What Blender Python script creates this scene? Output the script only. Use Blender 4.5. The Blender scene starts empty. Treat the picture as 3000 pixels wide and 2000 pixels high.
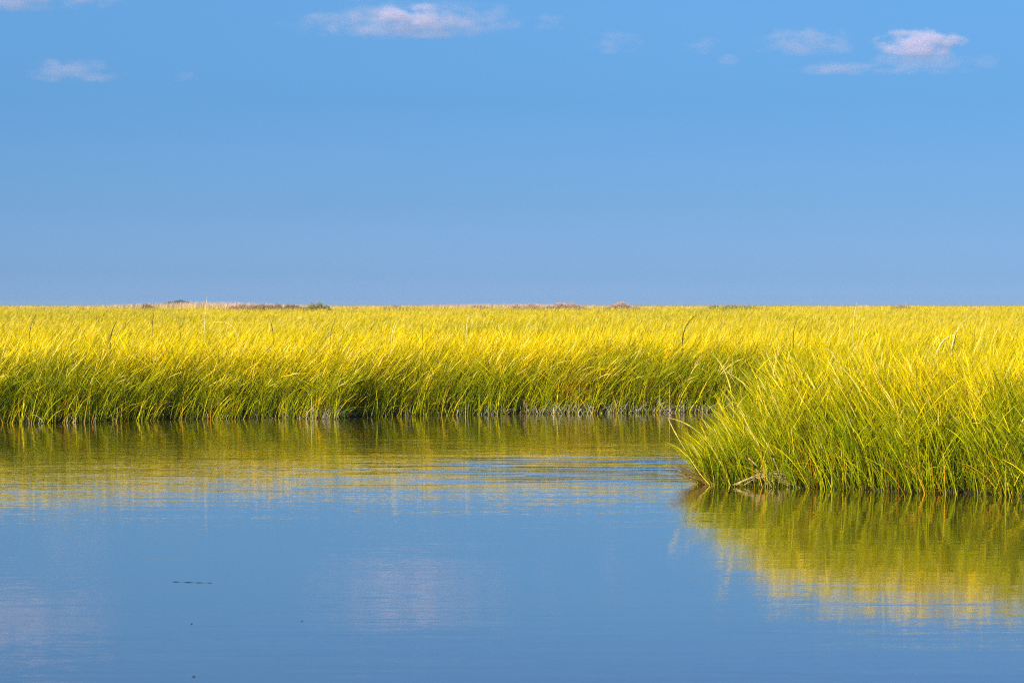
import bpy, math, random
import numpy as np
from mathutils import Vector

rng = np.random.default_rng(7)
random.seed(7)
sc = bpy.context.scene
COL = sc.collection
R = math.radians

# ------------------------------------------------------------------ camera, sky, sun, exposure
H, F, HY = 2.0, 8333.0, 893.0            # eye height (m), focal length and horizon row in 3000 px units
cam = bpy.data.objects.new('camera', bpy.data.cameras.new('camera'))
COL.objects.link(cam)
cam.location = (0, 0, H)
cam.data.sensor_width = 36.0
cam.data.lens = 36.0 * F / 3000.0
PITCH = math.atan((1000 - HY) / F)
cam.rotation_euler = (R(90) - PITCH, 0, 0)
cam.data.clip_start = 0.5
cam.data.clip_end = 60000
cam.data.dof.use_dof = True
cam.data.dof.focus_distance = 43.0
cam.data.dof.aperture_fstop = 6.3
sc.camera = cam

SUN_EL, SUN_AZ = R(25), math.atan2(-0.42, -0.90)
world = bpy.data.worlds.new('World'); sc.world = world; world.use_nodes = True
nt = world.node_tree; N = nt.nodes; L = nt.links
bg = N['Background']; bg.inputs['Strength'].default_value = 0.109
sky = N.new('ShaderNodeTexSky'); sky.sky_type = 'NISHITA'; sky.sun_disc = False
sky.sun_elevation = SUN_EL; sky.sun_rotation = SUN_AZ
sky.air_density = 1.0; sky.dust_density = 0.4; sky.ozone_density = 2.0
# the clear dry air of the day: the sky is tinted by height above the horizon
tc = N.new('ShaderNodeTexCoord'); sx = N.new('ShaderNodeSeparateXYZ')
L.new(tc.outputs['Generated'], sx.inputs[0])
mr = N.new('ShaderNodeMapRange'); mr.inputs['From Min'].default_value = 0.0; mr.inputs['From Max'].default_value = 0.25
L.new(sx.outputs['Z'], mr.inputs['Value'])
cr = N.new('ShaderNodeValToRGB')
L.new(mr.outputs['Result'], cr.inputs['Fac'])
SKY_TINT = [(0.0, (0.228, 0.415, 0.979)), (0.0158, (0.228, 0.415, 0.979)), (0.0446, (0.196, 0.37, 0.884)), (0.1406, (0.166, 0.318, 0.714)), (0.2839, (0.153, 0.316, 0.617)), (0.4168, (0.192, 0.369, 0.642)), (0.6, (0.192, 0.369, 0.642)), (1.0, (0.211, 0.406, 0.707))]
els = cr.color_ramp.elements
els[0].position, els[0].color = SKY_TINT[0][0], (*SKY_TINT[0][1], 1)
els[1].position, els[1].color = SKY_TINT[-1][0], (*SKY_TINT[-1][1], 1)
for p, c in SKY_TINT[1:-1]:
    e = els.new(p); e.color = (*c, 1)
mx = N.new('ShaderNodeMix'); mx.data_type = 'RGBA'; mx.blend_type = 'MULTIPLY'; mx.inputs['Factor'].default_value = 1.0
L.new(sky.outputs[0], mx.inputs['A']); L.new(cr.outputs['Color'], mx.inputs['B'])
L.new(mx.outputs['Result'], bg.inputs['Color'])

sun = bpy.data.objects.new('sun', bpy.data.lights.new('sun', 'SUN')); COL.objects.link(sun)
sun.data.energy = 5.0; sun.data.angle = R(0.5); sun.data.color = (1.0, 0.93, 0.80)
sd = Vector((math.sin(SUN_AZ) * math.cos(SUN_EL), math.cos(SUN_AZ) * math.cos(SUN_EL), math.sin(SUN_EL)))
sun.rotation_euler = sd.to_track_quat('Z', 'Y').to_euler()
sun.location = (-20, -20, 30)

sc.view_settings.view_transform = 'Standard'; sc.view_settings.look = 'None'
sc.view_settings.exposure = 0.5; sc.view_settings.gamma = 1.0
sc.cycles.filter_width = 1.1
sc.cycles.use_denoising = False
sc.cycles.max_bounces = 8; sc.cycles.diffuse_bounces = 3; sc.cycles.glossy_bounces = 3
sc.cycles.transmission_bounces = 4; sc.cycles.transparent_max_bounces = 8; sc.cycles.volume_bounces = 4

# ------------------------------------------------------------------ helpers
def tag(o, label=None, cat=None, group=None, kind=None):
    if label: o['label'] = label
    if cat: o['category'] = cat
    if group: o['group'] = group
    if kind: o['kind'] = kind
    return o

def ground_at(px, py, z=0.0):
    """Ground point seen at this pixel of the 3000 px wide picture (eye height H, row HY is the horizon)."""
    D = F * (H - z) / (py - HY)
    return (px - 1500) / F * D, D

def smooth(a, b, x):
    t = np.clip((x - a) / (b - a), 0, 1); return t * t * (3 - 2 * t)

_perm = np.random.default_rng(3).random((256, 256))
def vnoise(x, y):
    x = np.asarray(x, float); y = np.asarray(y, float)
    xi = np.floor(x).astype(int); yi = np.floor(y).astype(int); fx = x - xi; fy = y - yi
    fx = fx * fx * (3 - 2 * fx); fy = fy * fy * (3 - 2 * fy)
    g = lambda a, b: _perm[a & 255, b & 255]
    return (g(xi, yi) * (1 - fx) + g(xi + 1, yi) * fx) * (1 - fy) + (g(xi, yi + 1) * (1 - fx) + g(xi + 1, yi + 1) * fx) * fy
def fnoise(x, y, o=3):
    s = 0; a = 0.5; t = 0
    for i in range(o):
        s = s + a * vnoise(x * 2 ** i + 17.3 * i, y * 2 ** i + 5.1 * i); t += a; a *= 0.5
    return s / t

def np_mesh(name, verts, quads, colors=None, mat=None, parent=None, smoothed=True):
    me = bpy.data.meshes.new(name)
    verts = np.asarray(verts, np.float32).reshape(-1, 3); quads = np.asarray(quads, np.int32).reshape(-1, 4)
    me.vertices.add(len(verts)); me.vertices.foreach_set('co', verts.ravel())
    me.loops.add(quads.size); me.loops.foreach_set('vertex_index', quads.ravel())
    me.polygons.add(len(quads))
    me.polygons.foreach_set('loop_start', np.arange(0, quads.size, 4, dtype=np.int32))
    me.polygons.foreach_set('use_smooth', np.full(len(quads), smoothed))
    if colors is not None:
        at = me.color_attributes.new('tint', 'FLOAT_COLOR', 'POINT')
        c = np.ones((len(verts), 4), np.float32); c[:, :3] = colors
        at.data.foreach_set('color', c.ravel())
    me.update(calc_edges=True); me.validate()
    o = bpy.data.objects.new(name, me); COL.objects.link(o)
    if mat: me.materials.append(mat)
    if parent: o.parent = parent
    return o

def new_mat(name):
    m = bpy.data.materials.new(name); m.use_nodes = True
    return m, m.node_tree.nodes, m.node_tree.links

# ------------------------------------------------------------------ materials
def blade_material(name, transl=0.18, spec=0.04, rough=0.5, var=0.25):
    m, n, l = new_mat(name)
    n.remove(n['Principled BSDF']); out = n['Material Output']
    at = n.new('ShaderNodeAttribute'); at.attribute_name = 'tint'
    nz = n.new('ShaderNodeTexNoise'); nz.inputs['Scale'].default_value = 9.0; nz.inputs['Detail'].default_value = 2
    tco = n.new('ShaderNodeTexCoord'); l.new(tco.outputs['Object'], nz.inputs['Vector'])
    mp = n.new('ShaderNodeMapRange'); mp.inputs['From Min'].default_value = 0.3; mp.inputs['From Max'].default_value = 0.7
    mp.inputs['To Min'].default_value = 1 - var; mp.inputs['To Max'].default_value = 1 + var
    l.new(nz.outputs['Fac'], mp.inputs['Value'])
    vm = n.new('ShaderNodeVectorMath'); vm.operation = 'SCALE'
    l.new(at.outputs['Color'], vm.inputs[0]); l.new(mp.outputs['Result'], vm.inputs['Scale'])
    df = n.new('ShaderNodeBsdfDiffuse'); tr = n.new('ShaderNodeBsdfTranslucent'); gl = n.new('ShaderNodeBsdfGlossy')
    gl.inputs['Roughness'].default_value = rough; gl.inputs['Color'].default_value = (0.9, 0.85, 0.55, 1)
    l.new(vm.outputs['Vector'], df.inputs['Color']); l.new(vm.outputs['Vector'], tr.inputs['Color'])
    m1 = n.new('ShaderNodeMixShader'); m1.inputs[0].default_value = transl
    l.new(df.outputs[0], m1.inputs[1]); l.new(tr.outputs[0], m1.inputs[2])
    fr = n.new('ShaderNodeFresnel'); fr.inputs['IOR'].default_value = 1.35
    mu = n.new('ShaderNodeMath'); mu.operation = 'MULTIPLY'; mu.inputs[1].default_value = spec
    l.new(fr.outputs[0], mu.inputs[0])
    m2 = n.new('ShaderNodeMixShader'); l.new(mu.outputs[0], m2.inputs[0])
    l.new(m1.outputs[0], m2.inputs[1]); l.new(gl.outputs[0], m2.inputs[2])
    l.new(m2.outputs[0], out.inputs['Surface'])
    return m

M_GRASS = blade_material('grass_blades')
M_STRAW = blade_material('dry_straw', transl=0.1, spec=0.3)
M_SHRUB = blade_material('shrub_leaves', transl=0.2, spec=0.2)

def water_material():
    m, n, l = new_mat('creek_water')
    n.remove(n['Principled BSDF'])
    df = n.new('ShaderNodeBsdfDiffuse'); df.inputs['Color'].default_value = (0.060, 0.042, 0.014, 1)
    gl = n.new('ShaderNodeBsdfGlossy'); gl.inputs['Roughness'].default_value = 0.055; gl.inputs['Color'].default_value = (1.0, 0.95, 0.90, 1)
    fr = n.new('ShaderNodeFresnel'); fr.inputs['IOR'].default_value = 1.34
    pw = n.new('ShaderNodeMath'); pw.operation = 'POWER'; pw.inputs[1].default_value = 0.62
    pm = n.new('ShaderNodeMath'); pm.operation = 'MULTIPLY'; pm.inputs[1].default_value = 1.08; pm.use_clamp = True
    mxs = n.new('ShaderNodeMixShader')
    l.new(fr.outputs[0], pw.inputs[0]); l.new(pw.outputs[0], pm.inputs[0]); l.new(pm.outputs[0], mxs.inputs[0]); l.new(df.outputs[0], mxs.inputs[1]); l.new(gl.outputs[0], mxs.inputs[2])
    l.new(mxs.outputs[0], n['Material Output'].inputs['Surface'])
    tco = n.new('ShaderNodeTexCoord')
    def slope(scale_xy, sx_, sy_, detail=1.0):
        mp = n.new('ShaderNodeMapping'); mp.inputs['Scale'].default_value = (*scale_xy, 1)
        l.new(tco.outputs['Object'], mp.inputs['Vector'])
        nz = n.new('ShaderNodeTexNoise'); nz.inputs['Scale'].default_value = 1.0; nz.inputs['Detail'].default_value = detail
        l.new(mp.outputs[0], nz.inputs['Vector'])
        s = n.new('ShaderNodeVectorMath'); s.operation = 'SUBTRACT'; s.inputs[1].default_value = (0.5, 0.5, 0.5)
        l.new(nz.outputs['Color'], s.inputs[0])
        k = n.new('ShaderNodeVectorMath'); k.operation = 'MULTIPLY'; k.inputs[1].default_value = (sx_, sy_, 0)
        l.new(s.outputs[0], k.inputs[0])
        return k
    def patch(scale_xy, lo, hi, to_lo, to_hi, off=0.0, detail=2.0):
        mp = n.new('ShaderNodeMapping'); mp.inputs['Scale'].default_value = (*scale_xy, 1); mp.inputs['Location'].default_value = (off, off * 1.7, off)
        l.new(tco.outputs['Object'], mp.inputs['Vector'])
        nz = n.new('ShaderNodeTexNoise'); nz.inputs['Scale'].default_value = 1.0; nz.inputs['Detail'].default_value = detail
        l.new(mp.outputs[0], nz.inputs['Vector'])
        r = n.new('ShaderNodeMapRange'); r.interpolation_type = 'SMOOTHSTEP'
        r.inputs['From Min'].default_value = lo; r.inputs['From Max'].default_value = hi
        r.inputs['To Min'].default_value = to_lo; r.inputs['To Max'].default_value = to_hi
        l.new(nz.outputs['Fac'], r.inputs['Value'])
        return r.outputs['Result']
    def mul(a, b):
        k = n.new('ShaderNodeVectorMath'); k.operation = 'SCALE'; l.new(a.outputs[0], k.inputs[0]); l.new(b, k.inputs['Scale']); return k
    def add(a, b):
        k = n.new('ShaderNodeVectorMath'); k.operation = 'ADD'; l.new(a.outputs[0], k.inputs[0]); l.new(b.outputs[0], k.inputs[1]); return k
    fine = slope((13, 17), W['fx'], W['fy'])            # small ripples everywhere
    swell = slope((0.35, 1.1), W['lx'], W['ly'])       # slow undulation
    cat = slope((3, 12), W['cx'], W['cy'], 2.0)        # breeze patches
    cat = mul(cat, patch((0.12, 0.45), 0.50, 0.72, 0.0, 1.0))
    streak = slope((1.2, 14), W['sx'], W['sy'])        # thin streaks where a breath of wind or the tide runs
    streak = mul(streak, patch((0.25, 2.6), 0.60, 0.72, 0.0, 1.0, off=13.0, detail=1.0))
    # ripples are livelier on the far half of the creek and die out near the viewer
    sp = n.new('ShaderNodeSeparateXYZ'); l.new(tco.outputs['Object'], sp.inputs[0])
    far = n.new('ShaderNodeMapRange'); far.interpolation_type = 'SMOOTHSTEP'
    far.inputs['From Min'].default_value = 20; far.inputs['From Max'].default_value = 36
    far.inputs['To Min'].default_value = W['near']; far.inputs['To Max'].default_value = 1.0
    l.new(sp.outputs['Y'], far.inputs['Value'])
    # a breath of wind ruffles the water off the tip of the spit
    sb = n.new('ShaderNodeVectorMath'); sb.operation = 'SUBTRACT'; sb.inputs[1].default_value = (0.9, 34.6, 0); l.new(tco.outputs['Object'], sb.inputs[0])
    sm = n.new('ShaderNodeVectorMath'); sm.operation = 'MULTIPLY'; sm.inputs[1].default_value = (0.42, 0.30, 0); l.new(sb.outputs[0], sm.inputs[0])
    le = n.new('ShaderNodeVectorMath'); le.operation = 'LENGTH'; l.new(sm.outputs[0], le.inputs[0])
    mk = n.new('ShaderNodeMapRange'); mk.interpolation_type = 'SMOOTHSTEP'; mk.inputs['From Min'].default_value = 1.3; mk.inputs['From Max'].default_value = 0.2
    l.new(le.outputs['Value'], mk.inputs['Value'])
    gust = slope((0.7, 11), 0.05, 0.55, 2.0)
    gust = mul(mul(gust, mk.outputs['Result']), patch((0.5, 1.6), 0.38, 0.55, 0.15, 1.0, off=4.0))
    lines = slope((0.8, 18), 0.006, 0.045, 1.0)         # faint long ripple lines
    t = add(add(add(add(fine, lines), cat), streak), gust)
    t = mul(t, far.outputs['Result'])
    t = add(t, swell)
    up = n.new('ShaderNodeVectorMath'); up.operation = 'ADD'; up.inputs[1].default_value = (0, 0, 1); l.new(t.outputs[0], up.inputs[0])
    nm = n.new('ShaderNodeVectorMath'); nm.operation = 'NORMALIZE'; l.new(up.outputs[0], nm.inputs[0])
    l.new(nm.outputs[0], gl.inputs['Normal'])
    return m
W = dict(fx=0.008, fy=0.036, lx=0.004, ly=0.008, cx=0.03, cy=0.045, sx=0.02, sy=0.12, near=0.42)
M_WATER = water_material()

def mud_material():
    m, n, l = new_mat('marsh_ground')
    p = n['Principled BSDF']; p.inputs['Roughness'].default_value = 1.0; p.inputs['Specular IOR Level'].default_value = 0.05
    tco = n.new('ShaderNodeTexCoord')
    nz = n.new('ShaderNodeTexNoise'); nz.inputs['Scale'].default_value = 6; nz.inputs['Detail'].default_value = 6
    l.new(tco.outputs['Object'], nz.inputs['Vector'])
    r = n.new('ShaderNodeValToRGB'); e = r.color_ramp.elements
    e[0].position = 0.35; e[0].color = (0.020, 0.015, 0.008, 1); e[1].position = 0.7; e[1].color = (0.07, 0.055, 0.03, 1)
    l.new(nz.outputs['Fac'], r.inputs['Fac'])
    # past the last single blades the marsh is one sheet of yellow grass tops
    n2 = n.new('ShaderNodeTexNoise'); n2.inputs['Scale'].default_value = 0.05; n2.inputs['Detail'].default_value = 8
    l.new(tco.outputs['Object'], n2.inputs['Vector'])
    r2 = n.new('ShaderNodeValToRGB'); e = r2.color_ramp.elements
    e[0].position = 0.35; e[0].color = (0.24, 0.24, 0.02, 1); e[1].position = 0.65; e[1].color = (0.50, 0.38, 0.03, 1)
    l.new(n2.outputs['Fac'], r2.inputs['Fac'])
    sp = n.new('ShaderNodeSeparateXYZ'); l.new(tco.outputs['Object'], sp.inputs[0])
    f = n.new('ShaderNodeMapRange'); f.inputs['From Min'].default_value = 500; f.inputs['From Max'].default_value = 800
    l.new(sp.outputs['Y'], f.inputs['Value'])
    mxx = n.new('ShaderNodeMix'); mxx.data_type = 'RGBA'
    l.new(f.outputs['Result'], mxx.inputs['Factor']); l.new(r.outputs[0], mxx.inputs['A']); l.new(r2.outputs[0], mxx.inputs['B'])
    l.new(mxx.outputs['Result'], p.inputs['Base Color'])
    bp = n.new('ShaderNodeBump'); bp.inputs['Strength'].default_value = 0.6; bp.inputs['Distance'].default_value = 0.03
    l.new(nz.outputs['Fac'], bp.inputs['Height']); l.new(bp.outputs[0], p.inputs['Normal'])
    return m
M_MUD = mud_material()

# ------------------------------------------------------------------ shoreline
bank_px = [(-1500, 1262), (-700, 1252), (-200, 1243), (0, 1240), (250, 1237), (500, 1229), (800, 1226), (980, 1227), (1050, 1221),
           (1300, 1216), (1600, 1212), (2050, 1207), (2600, 1204), (4200, 1196)]
bank = np.array([ground_at(x, y) for x, y in bank_px])
def bank_y(x):
    return np.interp(x, bank[:, 0], bank[:, 1]) + 0.5 * (fnoise(np.asarray(x) * 1.1 + 40, 3.3 + 0 * np.asarray(x)) - 0.5)
spit_px = [(2082, 1419), (2200, 1423), (2400, 1431), (2600, 1440), (2800, 1448), (3000, 1455), (3500, 1476), (4300, 1500)]
spit = np.array([ground_at(x, y) for x, y in spit_px] + [(18, 40), (18, 62), (7.5, 56), ground_at(2600, 1225), ground_at(2420, 1262),
                 ground_at(2290, 1320), ground_at(2145, 1375), ground_at(2085, 1406)])
def spit_sd(x, y):
    """signed distance to the grassy spit, positive inside"""
    x = np.asarray(x, float); y = np.asarray(y, float)
    ins = np.zeros(x.shape, bool); d = np.full(x.shape, 1e9); n = len(spit)
    for i in range(n):
        ax, ay = spit[i]; bx, by = spit[(i + 1) % n]
        c = ((ay > y) != (by > y)) & (x < (bx - ax) * (y - ay) / (by - ay + 1e-12) + ax); ins ^= c
        t = np.clip(((x - ax) * (bx - ax) + (y - ay) * (by - ay)) / ((bx - ax) ** 2 + (by - ay) ** 2), 0, 1)
        d = np.minimum(d, np.hypot(x - ax - t * (bx - ax), y - ay - t * (by - ay)))
    return np.where(ins, d, -d)
def land_sd(x, y):
    w = 0.35 * (fnoise(np.asarray(x) * 1.7, np.asarray(y) * 1.7) - 0.5)
    return np.maximum(np.asarray(y) - bank_y(x), spit_sd(x, y)) + w

# ------------------------------------------------------------------ ground and water
xs = np.concatenate([-np.geomspace(2600, 16, 26), np.arange(-15.8, 16, 0.16), np.geomspace(16.1, 2600, 26)])
ys = np.concatenate([[-30, 0, 15, 24], np.arange(28, 64, 0.18), np.geomspace(65, 5000, 60)])
X, Y = np.meshgrid(xs, ys)
sdist = land_sd(X, Y)
Z = -0.45 + 0.47 * smooth(-0.25, 0.18, sdist) + 0.06 * smooth(0.2, 3, sdist) + 0.03 * (fnoise(X * 2, Y * 2) - 0.5)
Z = Z + 1.60 * smooth(620, 900, Y) + smooth(600, 900, Y) * 0.25 * (fnoise(X / 60, Y / 60) - 0.5)
nx_, ny_ = len(xs), len(ys)
idx = np.arange(nx_ * ny_).reshape(ny_, nx_)
q = np.stack([idx[:-1, :-1], idx[:-1, 1:], idx[1:, 1:], idx[1:, :-1]], -1).reshape(-1, 4)
g = np_mesh('ground', np.stack([X, Y, Z], -1), q, mat=M_MUD)
tag(g, kind='structure')
w = np_mesh('water', [(-400, -30, 0), (400, -30, 0), (400, 75, 0), (-400, 75, 0)], [(0, 1, 2, 3)], mat=M_WATER)
tag(w, kind='structure')

# ------------------------------------------------------------------ grass blades
def ribbons(base, length, th0, th1, az, width, face, seg, root_w=0.55, power=1.3):
    """curved tapering blades; returns verts (n, seg+1, 2, 3), the centre lines and the tilt at each point"""
    n = len(base); t = (np.arange(seg) + 0.5) / seg
    th = th0[:, None] + (th1 - th0)[:, None] * t[None] ** power
    ds = length[:, None] / seg
    dx = np.sin(th) * np.cos(az)[:, None] * ds; dy = np.sin(th) * np.sin(az)[:, None] * ds; dz = np.cos(th) * ds
    P = np.zeros((n, seg + 1, 3)); P[:, 0] = base
    P[:, 1:, 0] = base[:, 0:1] + np.cumsum(dx, 1); P[:, 1:, 1] = base[:, 1:2] + np.cumsum(dy, 1); P[:, 1:, 2] = base[:, 2:3] + np.cumsum(dz, 1)
    T = np.empty_like(P); T[:, 1:] = P[:, 1:] - P[:, :-1]; T[:, 0] = T[:, 1]
    f = np.stack([np.cos(face), np.sin(face), np.full(n, 0.25)], -1)[:, None]
    S = np.cross(T, f); S /= np.linalg.norm(S, axis=-1, keepdims=True) + 1e-9
    tt = np.arange(seg + 1) / seg
    wd = width[:, None] * (root_w + (1 - root_w) * np.minimum(tt * 2.5, 1)) * (1 - tt ** 2.2 * 0.93)
    V = np.stack([P - S * wd[..., None] / 2, P + S * wd[..., None] / 2], 2)
    return V, P, th

class Blades:
    def __init__(self): self.V = []; self.Q = []; self.C = []; self.n = 0
    def add(self, V, Cc):
        n, s1 = V.shape[:2]
        v = V.reshape(n, s1 * 2, 3)
        i = np.arange(s1 - 1) * 2
        q = np.stack([i, i + 1, i + 3, i + 2], -1)[None] + (np.arange(n) * s1 * 2)[:, None, None] + self.n
        self.V.append(v.reshape(-1, 3)); self.Q.append(q.reshape(-1, 4))
        self.C.append(np.repeat(Cc[:, :, None, :], 2, 2).reshape(-1, 3)); self.n += n * s1 * 2
    def build(self, name, mat, parent=None):
        return np_mesh(name, np.concatenate(self.V), np.concatenate(self.Q), np.concatenate(self.C), mat, parent)

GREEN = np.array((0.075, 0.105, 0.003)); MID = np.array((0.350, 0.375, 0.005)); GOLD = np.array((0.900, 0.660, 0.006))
PALE = np.array((0.72, 0.60, 0.20)); BROWN = np.array((0.10, 0.060, 0.015)); ORANGE = np.array((0.55, 0.26, 0.012)); GREY = np.array((0.34, 0.30, 0.22))

CONTRAST = 1.0
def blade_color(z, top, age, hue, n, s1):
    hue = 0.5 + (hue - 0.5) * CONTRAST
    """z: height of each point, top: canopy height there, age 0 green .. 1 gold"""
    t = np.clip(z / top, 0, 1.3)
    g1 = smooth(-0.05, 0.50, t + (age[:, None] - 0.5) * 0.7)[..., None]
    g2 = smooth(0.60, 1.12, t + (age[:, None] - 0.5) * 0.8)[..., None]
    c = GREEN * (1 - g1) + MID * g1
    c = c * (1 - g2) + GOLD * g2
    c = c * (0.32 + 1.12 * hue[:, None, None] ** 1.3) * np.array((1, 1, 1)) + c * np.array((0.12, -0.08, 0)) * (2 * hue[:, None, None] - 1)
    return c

def lean_field(x, y, sd_spit):
    """direction (angle) and strength of the lean: wind from the left; the spit's edge falls out over the water to the left"""
    patch = fnoise(x / 1.6 + 9, y / 2.5, 2)
    az = 0.10 + 1.0 * (patch - 0.5) + rng.normal(0, 0.55, len(x))
    am = 0.19 + 0.35 * np.clip(patch - 0.2, 0, 1) + rng.normal(0, 0.13, len(x))
    am = am + 0.10 * smooth(-2.0, -4.0, x) + 0.12 * np.exp(-((x + 3.6) / 0.9) ** 2)
    # right at the bank the blades also lie over towards the water
    db = y - bank_y(x); e = np.exp(-np.clip(db, 0, 9) / 0.7) * (sd_spit < 0.0)
    az = az - 0.8 * e; am = am + 0.18 * e
    # spit: left and front rim
    s = (sd_spit > -0.3) & (y < 44)
    rim = np.exp(-np.clip(sd_spit, 0, 9) / 0.8)
    left = np.exp(-np.clip(x - 2.2, 0, 9) / 1.1)
    az_s = np.where(rng.random(len(x)) < 0.75 + 0.25 * left, math.pi + 0.45 + rng.normal(0, 0.55, len(x)), rng.normal(0, 0.9, len(x)))
    am_s = 0.16 + 0.14 * rim + 0.34 * left * rim * 0.0 + np.abs(rng.normal(0, 0.12, len(x)))
    k = s & (rng.random(len(x)) < np.clip(1.15 - (y - 31) / 9.0, 0.0, 1) )
    az = np.where(k, az_s, az); am = np.where(k, am_s, am)
    return az, np.clip(am, 0.02, 1.25)

def canopy(x, y):
    d = y - bank_y(x)
    h = 1.28 + 0.22 * (fnoise(x / 3.0, y / 4.0) - 0.5) + 0.30 * (fnoise(x / 14 + 5, y / 30) - 0.5)
    h = h - 0.16 * smooth(14, 34, d) + 0.10 * smooth(60, 120, d) + 0.38 * smooth(120, 420, d)
    return h

def grow(B, x, y, seg=6, leaves=4, wscale=1.0, hscale=1.0, seeds=0.10, darks=0.020, z0=0.02):
    n = len(x)
    if n == 0: return
    s = spit_sd(x, y)
    az, am = lean_field(x, y, s)
    top = canopy(x, y) * hscale
    edge = land_sd(x, y)
    short = 0.62 + 0.38 * smooth(-0.1, 0.9, edge + rng.normal(0, 0.25, n))
    tip = np.where(s > -0.4, (0.36 + 0.64 * smooth(2.1, 4.1, x + rng.normal(0, 0.25, n) + 0.12 * (y - 31.7))), 1.0)
    top = top * np.where(y < 46, tip, 1.0)
    Ln = top * (0.84 + 0.26 * rng.random(n) ** 1.5 + 0.22 * (rng.random(n) < 0.06)) * (1 + 0.25 * am) * short
    patchy = fnoise(x / 2.2 + 31, y / 6 + 7) ; far_patch = fnoise(x / 22 + 3, y / 55 + 1)
    front = np.where(y < 44, smooth(0.3, 3.5, s), smooth(0.5, 4.0, y - bank_y(x)))
    age = np.clip(0.33 + 0.42 * front + 0.12 * smooth(80, 200, y) - 0.22 * smooth(110, 150, y) * (1 - smooth(190, 240, y)) * fnoise(x / 12, y / 60) * 1.6 + 1.1 * (patchy - 0.5) + 1.5 * (far_patch - 0.5) + rng.normal(0, 0.22, n), 0, 1)
    hue = rng.random(n)
    base = np.stack([x, y, np.full(n, z0)], -1)
    V, P, th = ribbons(base, Ln, am * 0.45, am * 1.9, az, wscale * rng.uniform(0.006, 0.011, n), rng.uniform(0, 2 * math.pi, n), seg)
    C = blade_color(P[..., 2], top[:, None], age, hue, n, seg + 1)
    # orange flush low on some stems on the right part of the far bank, dark brown ones here and there
    orange_zone = np.exp(-((x - 1.05) / 0.55) ** 2) + 0.35 * np.exp(-((x + 1.6) / 0.5) ** 2) + 0.3 * np.exp(-((x - 2.9) / 1.0) ** 2) + 0.06
    is_or = rng.random(n) < 0.30 * orange_zone * (y < 60)
    is_dk = rng.random(n) < darks
    lowz = (1 - smooth(0.35, 0.75, P[..., 2] / top[:, None]))[..., None]
    C = np.where(is_or[:, None, None], C * (1 - lowz * 0.85) + ORANGE * lowz * 0.85, C)
    C = np.where(is_dk[:, None, None], np.broadcast_to(BROWN, C.shape), C)
    B.add(V, C)
    for k in range(leaves):
        f = rng.uniform(0.10, 0.80, n); fi = np.minimum((f * seg).astype(int), seg - 1); fr = f * seg - fi
        ar = np.arange(n)
        b = P[ar, fi] * (1 - fr)[:, None] + P[ar, fi + 1] * fr[:, None]
        tilt = th[ar, fi]
        laz = az + rng.normal(0, 1.3, n)
        div = rng.uniform(0.04, 0.30, n)
        ll = Ln * rng.uniform(0.28, 0.50, n)
        ll = np.minimum(ll, (1.14 * top - b[:, 2]) * 1.35); ll = np.maximum(ll, 0.12)
        l0 = tilt * 0.8 + div; l1 = l0 + rng.uniform(0.0, 0.85, n) ** 2.2
        Vl, Pl, _ = ribbons(b, ll, l0, l1, laz, wscale * rng.uniform(0.007, 0.015, n), rng.uniform(0, 2 * math.pi, n), max(3, seg - 2))
        a2 = np.clip(age + rng.normal(0, 0.15, n), 0, 1)
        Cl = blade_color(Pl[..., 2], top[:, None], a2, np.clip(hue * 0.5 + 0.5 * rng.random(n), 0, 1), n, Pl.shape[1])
        lz = (1 - smooth(0.35, 0.75, Pl[..., 2] / top[:, None]))[..., None]
        Cl = np.where(is_or[:, None, None], Cl * (1 - lz * 0.7) + ORANGE * lz * 0.7, Cl)
        Cl = np.where((rng.random(n) < darks * 0.7)[:, None, None], np.broadcast_to(BROWN, Cl.shape), Cl)
        B.add(Vl, Cl)
    # seed spikes
    m = rng.random(n) < seeds
    if m.any():
        b = P[m, seg - 1]; k = m.sum()
        V2, P2, _ = ribbons(b, rng.uniform(0.20, 0.38, k), th[m, -1] * 0.8, th[m, -1] * 1.15, az[m], wscale * rng.uniform(0.014, 0.022, k),
                            rng.uniform(0, 2 * math.pi, k), 4, root_w=0.3)
        c = PALE * (0.65 + 0.5 * rng.random((k, 1, 1))); c = c * 0.6 + GOLD * 0.4
        dk = rng.random((k, 1, 1)) < darks * 3
        B.add(V2, np.broadcast_to(np.where(dk, BROWN, c), (k, 5, 3)).copy())

def scatter(x0, x1, y0, y1, per_m2, region):
    n = rng.poisson((x1 - x0) * (y1 - y0) * per_m2)
    x = rng.uniform(x0, x1, n); y = rng.uniform(y0, y1, n)
    k = region(x, y)
    cl = fnoise(x * 2.3 + 70, y * 2.3, 2)       # clumping: stems stand in tufts with gaps
    k &= rng.random(n) < np.clip(0.35 + 1.5 * (cl - 0.3), 0.15, 1)
    return x[k], y[k]

def wedge(y, m=0.26, c=1.5): return y * m * 0.5 * 1.0 + y * 0.055 + c      # half width seen at distance y, with a margin

BANK = Blades(); SPIT = Blades(); FIELD = Blades()
def in_bank(x, y): return (land_sd(x, y) > -0.05) & (spit_sd(x, y) < 0.0) & (np.abs(x) < wedge(y))
for lo, hi, dens in ((-0.6, 1.2, 390), (1.2, 3.5, 200), (3.5, 8, 100)):
    x, y = scatter(-13, 13, 45, 66, dens, lambda x, y: in_bank(x, y) & (y - bank_y(x) >= lo) & (y - bank_y(x) < hi))
    grow(BANK, x, y, wscale=0.82)
x, y = scatter(-17, 17, 50, 90, 26, lambda x, y: in_bank(x, y) & (y - bank_y(x) >= 8) & (y < 90))
grow(BANK, x, y, seg=5, leaves=3, wscale=1.15)

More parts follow.
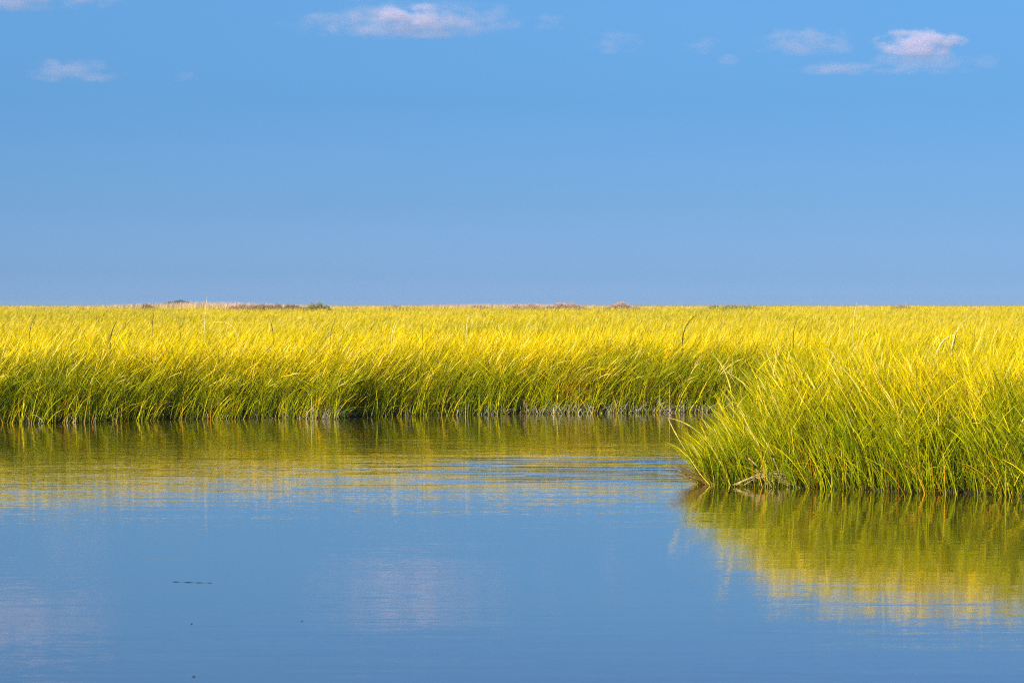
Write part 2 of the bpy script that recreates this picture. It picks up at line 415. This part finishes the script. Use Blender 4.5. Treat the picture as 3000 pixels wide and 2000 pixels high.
def in_spit(x, y): return (spit_sd(x, y) + 0.35 * (fnoise(x * 1.7, y * 1.7) - 0.5) > -0.05) & (x < wedge(y) + 0.8)
for lo, hi, dens in ((-0.3, 1.2, 440), (1.2, 30, 200)):
    x, y = scatter(1.8, 10.5, 27, 46, dens, lambda x, y: in_spit(x, y) & (spit_sd(x, y) >= lo) & (spit_sd(x, y) < hi))
    grow(SPIT, x, y, wscale=0.74, hscale=0.98)
x, y = scatter(3, 13, 46, 64, 60, lambda x, y: in_spit(x, y))
grow(SPIT, x, y, wscale=1.25)

def rim(B, x, y, hs, wscale=1.0):
    """the shorter, more tangled growth at the water's edge that hides the foot of the tall stems"""
    n = len(x); s = spit_sd(x, y); az, am = lean_field(x, y, s)
    front = np.where(s > -0.4, math.pi + 0.5, -0.25)
    az = front + rng.normal(0, 0.9, n); am = np.abs(rng.normal(0.38, 0.22, n))
    V, P, th = ribbons(np.stack([x, y, np.full(n, -0.02)], -1), hs * rng.uniform(0.35, 1.0, n), am * 0.7, am * 1.9, az,
                       wscale * rng.uniform(0.008, 0.015, n), rng.uniform(0, 6.28, n), 5)
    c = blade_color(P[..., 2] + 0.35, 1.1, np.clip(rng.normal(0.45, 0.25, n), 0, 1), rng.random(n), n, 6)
    orr = (rng.random(n) < 0.10)[:, None, None]
    B.add(V, np.where(orr, ORANGE * (0.6 + 0.6 * rng.random((n, 1, 1))), c))
x, y = scatter(-13, 13, 45, 60, 380, lambda x, y: (land_sd(x, y) > -0.22) & (y - bank_y(x) < 0.7) & (spit_sd(x, y) < 0.0) & (np.abs(x) < wedge(y)))
rim(BANK, x, y, 0.80, 1.0)
x, y = scatter(1.6, 10, 27, 46, 620, lambda x, y: (spit_sd(x, y) > -0.16) & (spit_sd(x, y) < 0.55) & (x < wedge(y)))
rim(SPIT, x, y, 0.72, 0.8)

# the fan of low blades at the tip of the spit, thinning out to the left
n = 900; f = rng.random(n)
x = 2.18 + 0.75 * f + rng.normal(0, .05, n); y = 31.85 + rng.uniform(0, 1.3, n) - 0.1 * f
V, P, th = ribbons(np.stack([x, y, np.full(n, -0.02)], -1), 0.32 + 0.75 * f * rng.random(n) + rng.uniform(0, .25, n), rng.uniform(0.25, 0.70, n), rng.uniform(0.45, 1.0, n),
                   math.pi + rng.normal(0.2, 0.45, n), rng.uniform(0.006, 0.011, n), rng.uniform(0, 6.28, n), 6)
SPIT.add(V, blade_color(P[..., 2] + 0.25, 1.1, np.clip(rng.normal(0.4, 0.25, n), 0, 1), rng.random(n), n, 7))

CONTRAST = 0.5
for y0, y1, dens, ws in ((90, 150, 20, 1.15), (150, 300, 8, 1.7), (300, 560, 2.6, 2.8), (560, 1000, 0.8, 5.0)):
    x, y = scatter(-wedge(y1), wedge(y1), y0, y1, dens, lambda x, y: np.abs(x) < wedge(y))
    grow(FIELD, x, y, seg=4, leaves=1, wscale=ws, seeds=0.15, z0=0.05)

o = BANK.build('marsh_grass', M_GRASS)
tag(o, 'tall yellow green marsh grass leaning right along the far bank of the creek', 'grass', kind='stuff')
o = SPIT.build('marsh_grass', M_GRASS)
tag(o, 'dense marsh grass on the spit at the right, tips falling out over the water', 'grass', kind='stuff')
o = FIELD.build('marsh_grass', M_GRASS)
tag(o, 'flat golden marsh grass stretching from behind the bank to the horizon', 'grass', kind='stuff')

# dead grey thatch along the water's edge
TH = Blades()
x, y = scatter(-10, 8, 46, 60, 420, lambda x, y: (land_sd(x, y) > -0.2) & (y - bank_y(x) < 0.45) & (spit_sd(x, y) < 0) &
               (rng.random(len(x)) < 0.08 + 0.75 * smooth(-1.6, 0.6, x) + 0.5 * np.exp(-((x + 3.2) / 0.5) ** 2)))
n = len(x)
V, P, th = ribbons(np.stack([x, y, np.full(n, 0.0)], -1), rng.uniform(0.08, 0.36, n), rng.uniform(0, 0.9, n), rng.uniform(0.4, 1.9, n), rng.uniform(0, 6.28, n),
                   rng.uniform(0.008, 0.018, n), rng.uniform(0, 6.28, n), 4)
TH.add(V, np.broadcast_to(GREY * (0.35 + 1.1 * rng.random((n, 1, 1))) * np.array((1, rng.uniform(.92, 1), .9)), (n, 5, 3)).copy())
o = TH.build('dead_grass', M_STRAW)
tag(o, 'short grey dead grass in a band along the waterline of the far bank', 'dead grass', kind='stuff')

# ------------------------------------------------------------------ single stalks that stand out of the mass
def world_at(px, py, D):
    return np.array(((px - 1500) / F * D, D, H - (py - HY) / F * D))

def tube(pts, r0, r1, sides=5):
    pts = np.asarray(pts, float); n = len(pts); V = []; Q = []
    for i, p in enumerate(pts):
        t = pts[min(i + 1, n - 1)] - pts[max(i - 1, 0)]; t /= np.linalg.norm(t) + 1e-9
        a = np.cross(t, (0.3, 1, 0.2)); a /= np.linalg.norm(a); b = np.cross(t, a); r = r0 + (r1 - r0) * i / (n - 1)
        for k in range(sides):
            w_ = 2 * math.pi * k / sides; V.append(p + r * (math.cos(w_) * a + math.sin(w_) * b))
    for i in range(n - 1):
        for k in range(sides): Q.append((i * sides + k, i * sides + (k + 1) % sides, (i + 1) * sides + (k + 1) % sides, (i + 1) * sides + k))
    return np.array(V), np.array(Q)

def curve_pts(pts, n=14):
    pts = np.asarray(pts, float); d = np.concatenate([[0], np.cumsum(np.linalg.norm(np.diff(pts, axis=0), axis=1))]); t = np.linspace(0, d[-1], n)
    out = np.stack([np.interp(t, d, pts[:, i]) for i in range(3)], -1)
    for _ in range(3): out[1:-1] = (out[:-2] + 2 * out[1:-1] + out[2:]) / 4
    return out

def plain_mat(name, col, rough=0.7):
    m, n, l = new_mat(name); p = n['Principled BSDF']; p.inputs['Roughness'].default_value = rough
    nz = n.new('ShaderNodeTexNoise'); nz.inputs['Scale'].default_value = 40; tco = n.new('ShaderNodeTexCoord'); l.new(tco.outputs['Object'], nz.inputs['Vector'])
    r = n.new('ShaderNodeValToRGB'); e = r.color_ramp.elements
    e[0].color = (*[c * 0.6 for c in col], 1); e[1].color = (*[min(1, c * 1.4) for c in col], 1); e[0].position = .3; e[1].position = .7
    l.new(nz.outputs['Fac'], r.inputs['Fac']); l.new(r.outputs[0], p.inputs['Base Color'])
    return m
M_PALE = plain_mat('pale_stalk', (0.62, 0.52, 0.20)); M_DARK = plain_mat('dark_stalk', (0.035, 0.030, 0.008)); M_GOLD = plain_mat('gold_stalk', (0.55, 0.42, 0.03))
M_STICK = plain_mat('wet_stick', (0.015, 0.010, 0.009), 0.9)

def stalk(pix, D, mat, label, head=0.35, r=0.006, name='grass_stalk', group='tall stalks standing out of the marsh grass', headmat=None, hr=0.011, leaf=True):
    """pix: picture points from the tip down to where it leaves the mass; the stem goes on down to the mud"""
    pts = [world_at(px, py, D) for px, py in pix][::-1]
    if pts[0][2] > 0.05:
        d = pts[0] - pts[1]; foot = pts[0] + np.array((d[0] * 0.6, 0.1, 0)); foot[2] = 0.0; pts = [foot] + pts
    root = bpy.data.objects.new(name, None); COL.objects.link(root); root.location = pts[0]
    tag(root, label, 'grass stalk', group)
    c = curve_pts(np.array(pts) - pts[0], 22)
    hr *= 0.75; k = int(len(c) * (1 - head))
    V, Q = tube(c[:k + 1], r, r * 0.6); np_mesh('stem', V, Q, mat=mat, parent=root)
    if head > 0:
        hp = c[k:]; m = len(hp); V, Q = tube(hp, 1, 1, 6)
        prof = np.interp(np.linspace(0, 1, m), [0, .15, .6, 1], [.5, 1, .8, .12]) * hr
        ctr = np.repeat(hp, 6, 0); V = ctr + (V - ctr) * np.repeat(prof, 6)[:, None] * (1 + 0.3 * np.sin(np.arange(len(V)) * 2.3))[:, None]
        np_mesh('seed_head', V, Q, mat=headmat or mat, parent=root)
    if leaf:
        b = c[int(k * 0.72)][None]
        V, P, th = ribbons(b, np.array([0.34]), np.array([0.3]), np.array([1.1]), np.array([rng.uniform(-.5, .5)]), np.array([0.010]), np.array([1.5]), 6)
        i = np.arange(6) * 2
        np_mesh('leaf', V.reshape(-1, 3), np.stack([i, i + 1, i + 3, i + 2], -1), mat=mat, parent=root)
    return root

stalk([(607, 867), (604, 895), (600, 930), (598, 965)], 56, M_PALE, 'pale upright stalk, the tallest at the left, its tip well above the horizon', hr=0.014)
stalk([(106, 918), (97, 938), (86, 964)], 54, M_DARK, 'dark thin stalk leaning right near the left end of the far bank', hr=0.010)
stalk([(345, 934), (335, 948), (326, 975), (322, 990)], 52, M_DARK, 'dark ragged stalk with a bent tip, left of the pale stalk that tops the horizon', hr=0.016)
stalk([(454, 903), (450, 920), (446, 942)], 55, M_DARK, 'short dark tip poking up between the bent dark stalk and the tall pale stalk', head=0.2, hr=0.008)
stalk([(612, 946), (640, 940), (672, 943), (690, 958), (697, 990), (703, 1040)], 53, M_PALE, 'pale stalk arching over to the left just right of the tall pale stalk', head=0.3, hr=0.009)
stalk([(800, 958), (788, 935), (784, 918)][::-1], 54, M_DARK, 'dark kinked stalk below the largest brown shrub on the horizon', head=0.25, hr=0.009)
stalk([(988, 925), (978, 945), (968, 968)], 54, M_DARK, 'dark slanting stalk below the gap right of the olive shrub', hr=0.009)
stalk([(1165, 926), (1155, 950), (1147, 975)], 53, M_PALE, 'pale stalk with fat tip leaning right beside the centre of the far bank', hr=0.014)
stalk([(1380, 915), (1371, 930), (1366, 950)], 54, M_PALE, 'pale seed stalk near the middle of the field, short and slightly bent', hr=0.013)
stalk([(2040, 921), (2022, 935), (2010, 953), (2000, 972)], 52, M_DARK, 'dark stalk drooping to the right, behind the left end of the spit', hr=0.013)
stalk([(2340, 930), (2330, 940), (2325, 958), (2324, 985)], 50, M_DARK, 'dark hooked stalk standing above the middle of the spit', hr=0.011)
stalk([(2513, 877), (2509, 888), (2505, 905), (2500, 930)], 50, M_PALE, 'thin pale stalk just crossing the horizon above the spit', head=0.25, hr=0.008)
stalk([(2653, 880), (2652, 900), (2650, 930)], 52, M_GOLD, 'straight golden stalk just touching the horizon at the right', head=0.2, hr=0.007)
stalk([(2846, 924), (2822, 937), (2806, 955), (2795, 985), (2785, 1030)], 42, M_PALE, 'tan nodding stalk arched to the right, highest of the cluster at the right', hr=0.014)
stalk([(2794, 980), (2772, 982), (2756, 1000), (2742, 1035), (2730, 1080)], 38, M_PALE, 'fat pale seed head arched to the right, lowest of the cluster at the right', head=0.4, hr=0.022)
stalk([(2802, 960), (2803, 975), (2797, 1000), (2790, 1030)], 40, M_DARK, 'dark upright stalk between the two nodding pale heads at the right', hr=0.012)
stalk([(2412, 1018), (2423, 984 + 20), (2435, 1045), (2442, 1075)][0:1] + [(2424, 1002), (2436, 1020), (2450, 1040)][1:], 36, M_PALE, 'short pale bent blade in the middle of the spit grass', head=0.3, hr=0.010, leaf=False)
stalk([(2086, 1035), (2104, 1050), (2122, 1080), (2140, 1130), (2150, 1200)], 33, M_GOLD, 'golden seed stalk leaning left above the left end of the spit', head=0.35, hr=0.013)
stalk([(2284, 1000), (2279, 1030), (2272, 1065), (2262, 1110), (2258, 1180)], 33.5, M_GOLD, 'golden stalk with long seed head, upright, near the left third of the spit', head=0.3, hr=0.014)
stalk([(2298, 1003), (2312, 1030), (2325, 1075), (2335, 1140)], 33.2, M_GOLD, 'golden stalk leaning left beside the upright one on the spit', head=0.3, hr=0.011)
stalk([(2850, 1240), (2872, 1232), (2900, 1262), (2940, 1330), (2990, 1450)], 29.8, M_GOLD, 'long golden stalk bowed over to the left in front of the spit at far right', head=0.3, hr=0.012, r=0.007)
stalk([(1956, 1222), (1975, 1262), (2004, 1312), (2035, 1365), (2062, 1402), (2080, 1420)], 31.5, M_GOLD, 'straight golden stalk leaning far out over the creek at the tip of the spit', head=0.3, hr=0.010, leaf=False, name='leaning_stalk', group='stalks leaning out from the tip of the spit')
stalk([(1957, 1223), (1995, 1232), (2040, 1258), (2080, 1300), (2120, 1370), (2140, 1421)], 31.6, M_GOLD, 'golden stalk arching left to touch the straight leaning one at its tip', head=0.3, hr=0.009, leaf=False, name='leaning_stalk', group='stalks leaning out from the tip of the spit')

# low dark tuft hanging over the water at the tip of the spit
def tuft(px, py, n, label, az0, cols):
    bx, by = ground_at(px, py)
    B = Blades()
    b = np.stack([rng.normal(0, 0.07, n), rng.normal(0.08, 0.06, n), np.full(n, -0.02)], -1)
    V, P, th = ribbons(b, rng.uniform(0.28, 0.72, n), rng.uniform(0.55, 1.20, n), rng.uniform(0.9, 1.7, n), az0 + rng.normal(0, 0.40, n), rng.uniform(0.005, 0.009, n), rng.uniform(0, 6.28, n), 7)
    t = np.linspace(0, 1, 8)[None, :, None]
    c0 = np.array(cols[0]); c1 = np.array(cols[1])
    B.add(V, (c0 * (1 - t) + c1 * t) * (0.6 + 0.8 * rng.random((n, 1, 1))))
    o = B.build('grass_tuft', M_STRAW); o.location = (bx, by, 0)
    tag(o, label, 'grass tuft')
tuft(2082, 1419, 90, 'low dark reddish tuft spraying left over the water at the tip of the spit', math.pi, ((0.38, 0.24, 0.03), (0.10, 0.08, 0.015)))

# heap of dry straw caught at the waterline of the spit
def straw_heap():
    root = bpy.data.objects.new('straw_heap', None); COL.objects.link(root)
    cx_, cy_ = ground_at(2245, 1424); root.location = (cx_, cy_, 0)
    tag(root, 'tangled heap of dry tan stalks lying at the waterline of the spit', 'straw heap')
    Vs = []; Qs = []; k = 0
    base = np.array((cx_, cy_, 0))
    def st(a, b, r=0.006, sag=0.02):
        nonlocal k
        a = world_at(*a) - base; b = world_at(*b) - base; m = (a + b) / 2 + np.array((0, 0, sag))
        V, Q = tube(curve_pts([a, m, b], 7), r, r * 0.6); Vs.append(V); Qs.append(Q + k); k += len(V)
    for i in range(6): st((2150 + random.uniform(-5, 30), 1421 - random.uniform(0, 4), 31.3), (2235 + random.uniform(-5, 25), 1386 + random.uniform(-6, 8), 31.35), random.uniform(.004, .008))
    for i in range(9): st((2215 + random.uniform(-15, 20), 1396 + random.uniform(-8, 8), 31.3), (2320 + random.uniform(-20, 15), 1388 + random.uniform(-8, 14), 31.3), random.uniform(.003, .006), 0.04)
    for i in range(9): st((2200 + random.uniform(0, 90), 1380 + random.uniform(-10, 10), 31.3), (2240 + random.uniform(-20, 100), 1422 + random.uniform(-6, 2), 31.2), random.uniform(.003, .006), 0.01)
    st((2193, 1342, 31.4), (2234, 1384, 31.35), .008); st((2266, 1342, 31.3), (2295, 1424, 31.2), .006); st((2235, 1388, 31.3), (2262, 1427, 31.1), .006)
    st((2280, 1412, 31.3), (2345, 1428, 31.1), .006)
    np_mesh('straw', np.concatenate(Vs), np.concatenate(Qs), mat=plain_mat('tan_straw', (0.34, 0.24, 0.09)), parent=root)['kind'] = 'stuff'
straw_heap()

# floating things
def floaty():
    a = np.array((*ground_at(505, 1704.5), 0.000)); b = np.array((*ground_at(618, 1708), 0.000)); m = a * .5 + b * .5
    pts = np.linspace(a - m, b - m, 13); pts[:, 2] += 0.002 * np.sin(np.arange(13) * 1.7)
    V, Q = tube(pts, 0.0024, 0.0018, 7); V[35:49] += (V[35:49] - np.repeat(pts[5:7], 7, 0)) * 0.5
    o = np_mesh('floating_stick', V, Q, mat=M_STICK); o.location = m
    tag(o, 'thin dark stick floating alone on the open water at the lower left', 'stick')
    for (px, py, s_), lab in zip([(560, 1828, .006), (884, 1820, .005), (566, 1983, .009)],
                                 ['tiny dark speck floating just below the stick', 'tiny dark speck floating right of the other two', 'tiny dark speck floating lowest, at the bottom of the photo']):
        t = np.linspace(0, 2 * math.pi, 9)[:-1]; V = []; Q = []
        for r_, z in ((1, -.002), (.7, .0025), (.15, .0035)):
            V += [(s_ * r_ * math.cos(q_), 2.2 * s_ * r_ * math.sin(q_) * .6, z) for q_ in t]
        for j in range(2):
            for i in range(8): Q.append((j * 8 + i, j * 8 + (i + 1) % 8, j * 8 + 8 + (i + 1) % 8, j * 8 + 8 + i))
        Q.append((16, 17, 18, 19)); Q.append((16, 19, 20, 23)); Q.append((20, 21, 22, 23))
        o = np_mesh('floating_speck', V, Q, mat=M_STICK); o.location = (*ground_at(px, py), 0.002)  # specks taken for insects on the water, shaped as small dark domes
        tag(o, lab, 'leaf', 'specks floating on the open water')
floaty()

# ------------------------------------------------------------------ shrubs and pale reeds on the horizon
def shrub(x0, x1, ytop, D, cols, label):
    cx_ = (x0 + x1) / 2; c = world_at(cx_, HY, D); hw = (x1 - x0) / 2 / F * D; top = H + (HY - ytop) / F * D
    root = bpy.data.objects.new('shrub', None); COL.objects.link(root); root.location = (c[0], D, 0)
    tag(root, label, 'shrub', 'shrubs on the horizon')
    B = Blades(); n = int(1500 + 900 * hw)
    u = rng.uniform(-1, 1, n); prof = (1 - np.abs(u) ** 1.5) ** 0.7 * (0.45 + 0.75 * fnoise(u * 5.0 + cx_, u * 0 + 2.0, 4))
    z0 = 0.5 + (top - 0.7) * prof * rng.random(n) ** 0.45; yy = rng.normal(0, 0.35, n) * hw * 0.6
    b = np.stack([u * hw, yy, z0], -1)
    V, P, th = ribbons(b, rng.uniform(0.15, 0.42, n), rng.uniform(0, .8, n), rng.uniform(.3, 1.6, n), rng.uniform(0, 6.28, n), rng.uniform(0.03, 0.07, n), rng.uniform(0, 6.28, n), 3)
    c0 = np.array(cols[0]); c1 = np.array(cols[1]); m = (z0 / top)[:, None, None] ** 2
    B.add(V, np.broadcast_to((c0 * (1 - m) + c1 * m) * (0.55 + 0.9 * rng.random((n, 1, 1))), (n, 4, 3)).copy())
    B.build('foliage', M_SHRUB, root)
    for i in range(4):
        xx = rng.uniform(-.5, .5) * hw
        V, Q = tube(curve_pts([(xx * .6, 0, 0), (xx * .8, 0, top * .4), (xx * 1.2, 0, top * .7)], 6), 0.04, 0.015); np_mesh('stem', V, Q, mat=M_STICK, parent=root)
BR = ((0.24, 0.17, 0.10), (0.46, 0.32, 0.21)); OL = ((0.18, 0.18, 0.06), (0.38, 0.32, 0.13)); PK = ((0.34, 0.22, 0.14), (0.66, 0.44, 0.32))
for a in [(412, 452, 884, 320, BR, 'tiny round brown shrub, leftmost on the horizon'),
          (672, 780, 880, 300, PK, 'pinkish brown shrub forming the highest rounded hump on the horizon'),
          (730, 838, 880.5, 290, BR, 'dark brown shrub merging with the pinkish hump on its right side'),
          (825, 885, 884, 300, BR, 'low brown shrub between the dark brown shrub and the olive one'),
          (878, 968, 882.5, 290, OL, 'olive green shrub at the right end of the left-hand shrub line'),
          (1122, 1245, 889, 330, BR, 'very low faint brown shrub alone left of the middle of the horizon'),
          (1372, 1445, 887, 330, BR, 'low brown shrub just left of the wide central one'),
          (1480, 1610, 883.5, 310, PK, 'pinkish tan shrub, low, left half of the wide central clump'),
          (1575, 1720, 882.5, 310, PK, 'tan brown shrub, right half of the wide central clump'),
          (1765, 1875, 882.5, 310, PK, 'compact tan domed shrub standing alone right of the central clump'),
          (2050, 2240, 888, 320, OL, 'long low olive shrub on the horizon above the tip of the spit'),
          (2590, 2690, 890, 330, BR, 'faint brown shrub, rightmost and lowest on the horizon')]:
    shrub(a[0] - 0.22 * (a[1] - a[0]), a[1] + 0.22 * (a[1] - a[0]), a[2] + 0.8, 1.35 * a[3], *a[4:])

RD = Blades()
n = 26000
y = rng.uniform(430, 600, n); x = rng.uniform(-1, 1, n) * wedge(y); px = 1500 + x / y * F
dens = np.clip(1.0 * np.exp(-((px - 560) / 330) ** 2) + 0.9 * np.exp(-((px - 1400) / 330) ** 2) + 0.15 + 0.8 * (fnoise(px / 90, px * 0 + 3) - 0.5), 0, 1)
tall = 1.82 + 0.75 * np.exp(-((px - 600) / 260) ** 2) + 0.40 * np.exp(-((px - 1500) / 300) ** 2) + 0.12 * np.exp(-((px - 2500) / 300) ** 2)
k = rng.random(n) < dens; x, y, tall = x[k], y[k], tall[k]; n = len(x)
V, P, th = ribbons(np.stack([x, y, np.full(n, .8)], -1), (tall - .8) * rng.uniform(.75, 1.12, n), rng.uniform(0, .15, n), rng.uniform(.1, .6, n), rng.normal(.2, .8, n), rng.uniform(.05, .10, n), rng.uniform(0, 6.28, n), 4)
t = np.linspace(0, 1, 5)[None, :, None]
RD.add(V, (np.array((.50, .36, .04)) * (1 - t) + np.array((.62, .42, .28)) * t) * (0.7 + 0.5 * rng.random((n, 1, 1))))
o = RD.build('distant_reeds', M_STRAW)
tag(o, 'thin band of pinkish tan reeds along the horizon', 'reeds', kind='stuff')

# far hazy wood on the horizon
TR = Blades(); n = 2600
Dt = 2600.0; pxs = rng.uniform(478, 572, n); prof = 1.0 * np.exp(-((pxs - 528) / 22) ** 2) + 0.45 * np.exp(-((pxs - 495) / 14) ** 2) + 0.35 * np.exp(-((pxs - 556) / 10) ** 2)
topz = H + prof * 13.5 / F * Dt
b = np.stack([(pxs - 1500) / F * Dt, Dt + rng.uniform(-6, 6, n), rng.random(n) ** .6 * topz], -1)
V, P, th = ribbons(b, rng.uniform(.5, 1.1, n), rng.uniform(0, .8, n), rng.uniform(.3, 1.6, n), rng.uniform(0, 6.28, n), rng.uniform(.4, .9, n), rng.uniform(0, 6.28, n), 3)
TR.add(V, np.broadcast_to(np.array((.05, .08, .04)) * (0.6 + 0.8 * rng.random((n, 1, 1))), (n, 4, 3)).copy())
o = TR.build('distant_wood', M_SHRUB)
tag(o, 'faint blue far-off wood just left of the pinkish hump of shrubs', 'wood', kind='stuff')

# ------------------------------------------------------------------ clouds: soft volumes far away
def cloud_material(name, dens, sharp):
    m, n, l = new_mat(name); n.remove(n['Principled BSDF'])
    vol = n.new('ShaderNodeVolumePrincipled'); vol.inputs['Color'].default_value = (0.92, 0.87, 1.0, 1); vol.inputs['Anisotropy'].default_value = 0.0
    tco = n.new('ShaderNodeTexCoord'); oi = n.new('ShaderNodeObjectInfo')
    ln = n.new('ShaderNodeVectorMath'); ln.operation = 'DOT_PRODUCT'; l.new(tco.outputs['Object'], ln.inputs[0]); l.new(tco.outputs['Object'], ln.inputs[1])
    geo = n.new('ShaderNodeNewGeometry')
    off = n.new('ShaderNodeVectorMath'); off.operation = 'SCALE'; off.inputs['Scale'].default_value = 1 / 110.0; l.new(geo.outputs['Position'], off.inputs[0])
    st = n.new('ShaderNodeVectorMath'); st.operation = 'MULTIPLY'; st.inputs[1].default_value = (0.9, 0.6, 1.9); l.new(off.outputs[0], st.inputs[0])
    nz = n.new('ShaderNodeTexNoise'); nz.inputs['Scale'].default_value = 1.0; nz.inputs['Detail'].default_value = 5; nz.inputs['Roughness'].default_value = 0.55
    l.new(st.outputs[0], nz.inputs['Vector'])
    a = n.new('ShaderNodeMath'); a.operation = 'MULTIPLY_ADD'; a.inputs[1].default_value = -1.0; a.inputs[2].default_value = 0.85; l.new(ln.outputs['Value'], a.inputs[0])
    b = n.new('ShaderNodeMath'); b.operation = 'MULTIPLY_ADD'; b.inputs[1].default_value = 3.2; b.inputs[2].default_value = -1.6; l.new(nz.outputs['Fac'], b.inputs[0])
    c = n.new('ShaderNodeMath'); c.operation = 'ADD'; l.new(a.outputs[0], c.inputs[0]); l.new(b.outputs[0], c.inputs[1])
    d = n.new('ShaderNodeMapRange'); d.interpolation_type = 'SMOOTHSTEP'; d.inputs['From Min'].default_value = 0.0; d.inputs['From Max'].default_value = sharp
    d.inputs['To Max'].default_value = dens; l.new(c.outputs[0], d.inputs['Value'])
    l.new(d.outputs['Result'], vol.inputs['Density']); l.new(vol.outputs[0], n['Material Output'].inputs['Volume'])
    return m
CL_FAINT = cloud_material('thin_cloud', 0.0032, 1.4); CL_MID = cloud_material('soft_cloud', 0.0033, 1.4); CL_BRIGHT = cloud_material('bright_cloud', 0.012, 0.9)
DC = 15000.0
def cloud(x0, x1, y0, y1, mat, label, depth=1.0, D=DC):
    a = world_at(x0, y0, D); b = world_at(x1, y1, D)
    sx_, sz_ = abs(b[0] - a[0]) / 2, abs(a[2] - b[2]) / 2
    me = bpy.data.meshes.new('cloud')
    import bmesh
    bm = bmesh.new(); bmesh.ops.create_icosphere(bm, subdivisions=4, radius=1.0)
    for v in bm.verts:
        s_ = 1.0 + 0.10 * (float(fnoise(v.co.x * 2.3 + x0, v.co.z * 2.3 + v.co.y)) - 0.5); v.co *= s_
        if v.co.z < -0.55: v.co.z = -0.55 + (v.co.z + 0.55) * 0.3
    bm.to_mesh(me); bm.free(); me.materials.append(mat)
    o = bpy.data.objects.new('cloud', me); COL.objects.link(o)
    o.location = ((a[0] + b[0]) / 2, D, (a[2] + b[2]) / 2); o.scale = (sx_ * 1.38, max(sx_ * 0.5, 60) * depth, sz_ * 1.42)
    tag(o, label, 'cloud', 'small clouds in the sky')
cloud(-330, 330, -90, 34, CL_MID, 'flat pale cloud cut off by the top left corner of the photo')
cloud(970, 1110, -40, 8, CL_MID, 'sliver of cloud at the top edge above the long cloud')
cloud(925, 1505, 18, 116, CL_MID, 'long wide lilac cloud high up left of the middle, widest of all')
cloud(1130, 1290, 20, 75, CL_BRIGHT, 'small bright puff on top of the long lilac cloud')
cloud(1575, 1665, 42, 90, CL_FAINT, 'very faint wisp right of the long lilac cloud')
cloud(75, 335, 178, 244, CL_MID, 'small lilac cloud with flat base, alone at the left')
cloud(495, 580, 203, 242, CL_FAINT, 'very faint wisp right of the lone cloud at the left')
cloud(1715, 1865, 92, 162, CL_MID, 'small soft lilac cloud between the long one and the right-hand group')
cloud(2000, 2120, 116, 164, CL_MID, 'faint soft lilac cloud just left of the right-hand group')
cloud(2105, 2170, 162, 202, CL_FAINT, 'tiny faint wisp below the faint soft lilac cloud')
cloud(2240, 2510, 84, 168, CL_MID, 'lilac cloud sloping up to the right, left one of the pair at the right')
cloud(2590, 2805, 88, 165, CL_BRIGHT, 'brightest white pink puffy cloud at the upper right')
cloud(2560, 2840, 140, 222, CL_MID, 'lilac cloud base spreading under the brightest puff')
cloud(2330, 2620, 184, 222, CL_FAINT, 'thin lilac streak trailing left from the base of the brightest cloud')
cloud(2845, 2935, 162, 206, CL_FAINT, 'faint wisp right of the brightest cloud')

# ------------------------------------------------------------------ air
hz = np_mesh('haze', [(x_, y_, z_) for z_ in (-2, 7.5) for y_ in (-60, 5300) for x_ in (-2900, 2900)],
             [(0, 2, 3, 1), (4, 5, 7, 6), (0, 1, 5, 4), (2, 6, 7, 3), (0, 4, 6, 2), (1, 3, 7, 5)], smoothed=False)
hm, hn, hl = new_mat('air'); hn.remove(hn['Principled BSDF'])
hv = hn.new('ShaderNodeVolumePrincipled'); hv.inputs['Color'].default_value = (0.42, 0.62, 1.0, 1); hv.inputs['Density'].default_value = 0.00010
hl.new(hv.outputs[0], hn['Material Output'].inputs['Volume']); hz.data.materials.append(hm)
tag(hz, kind='stuff')
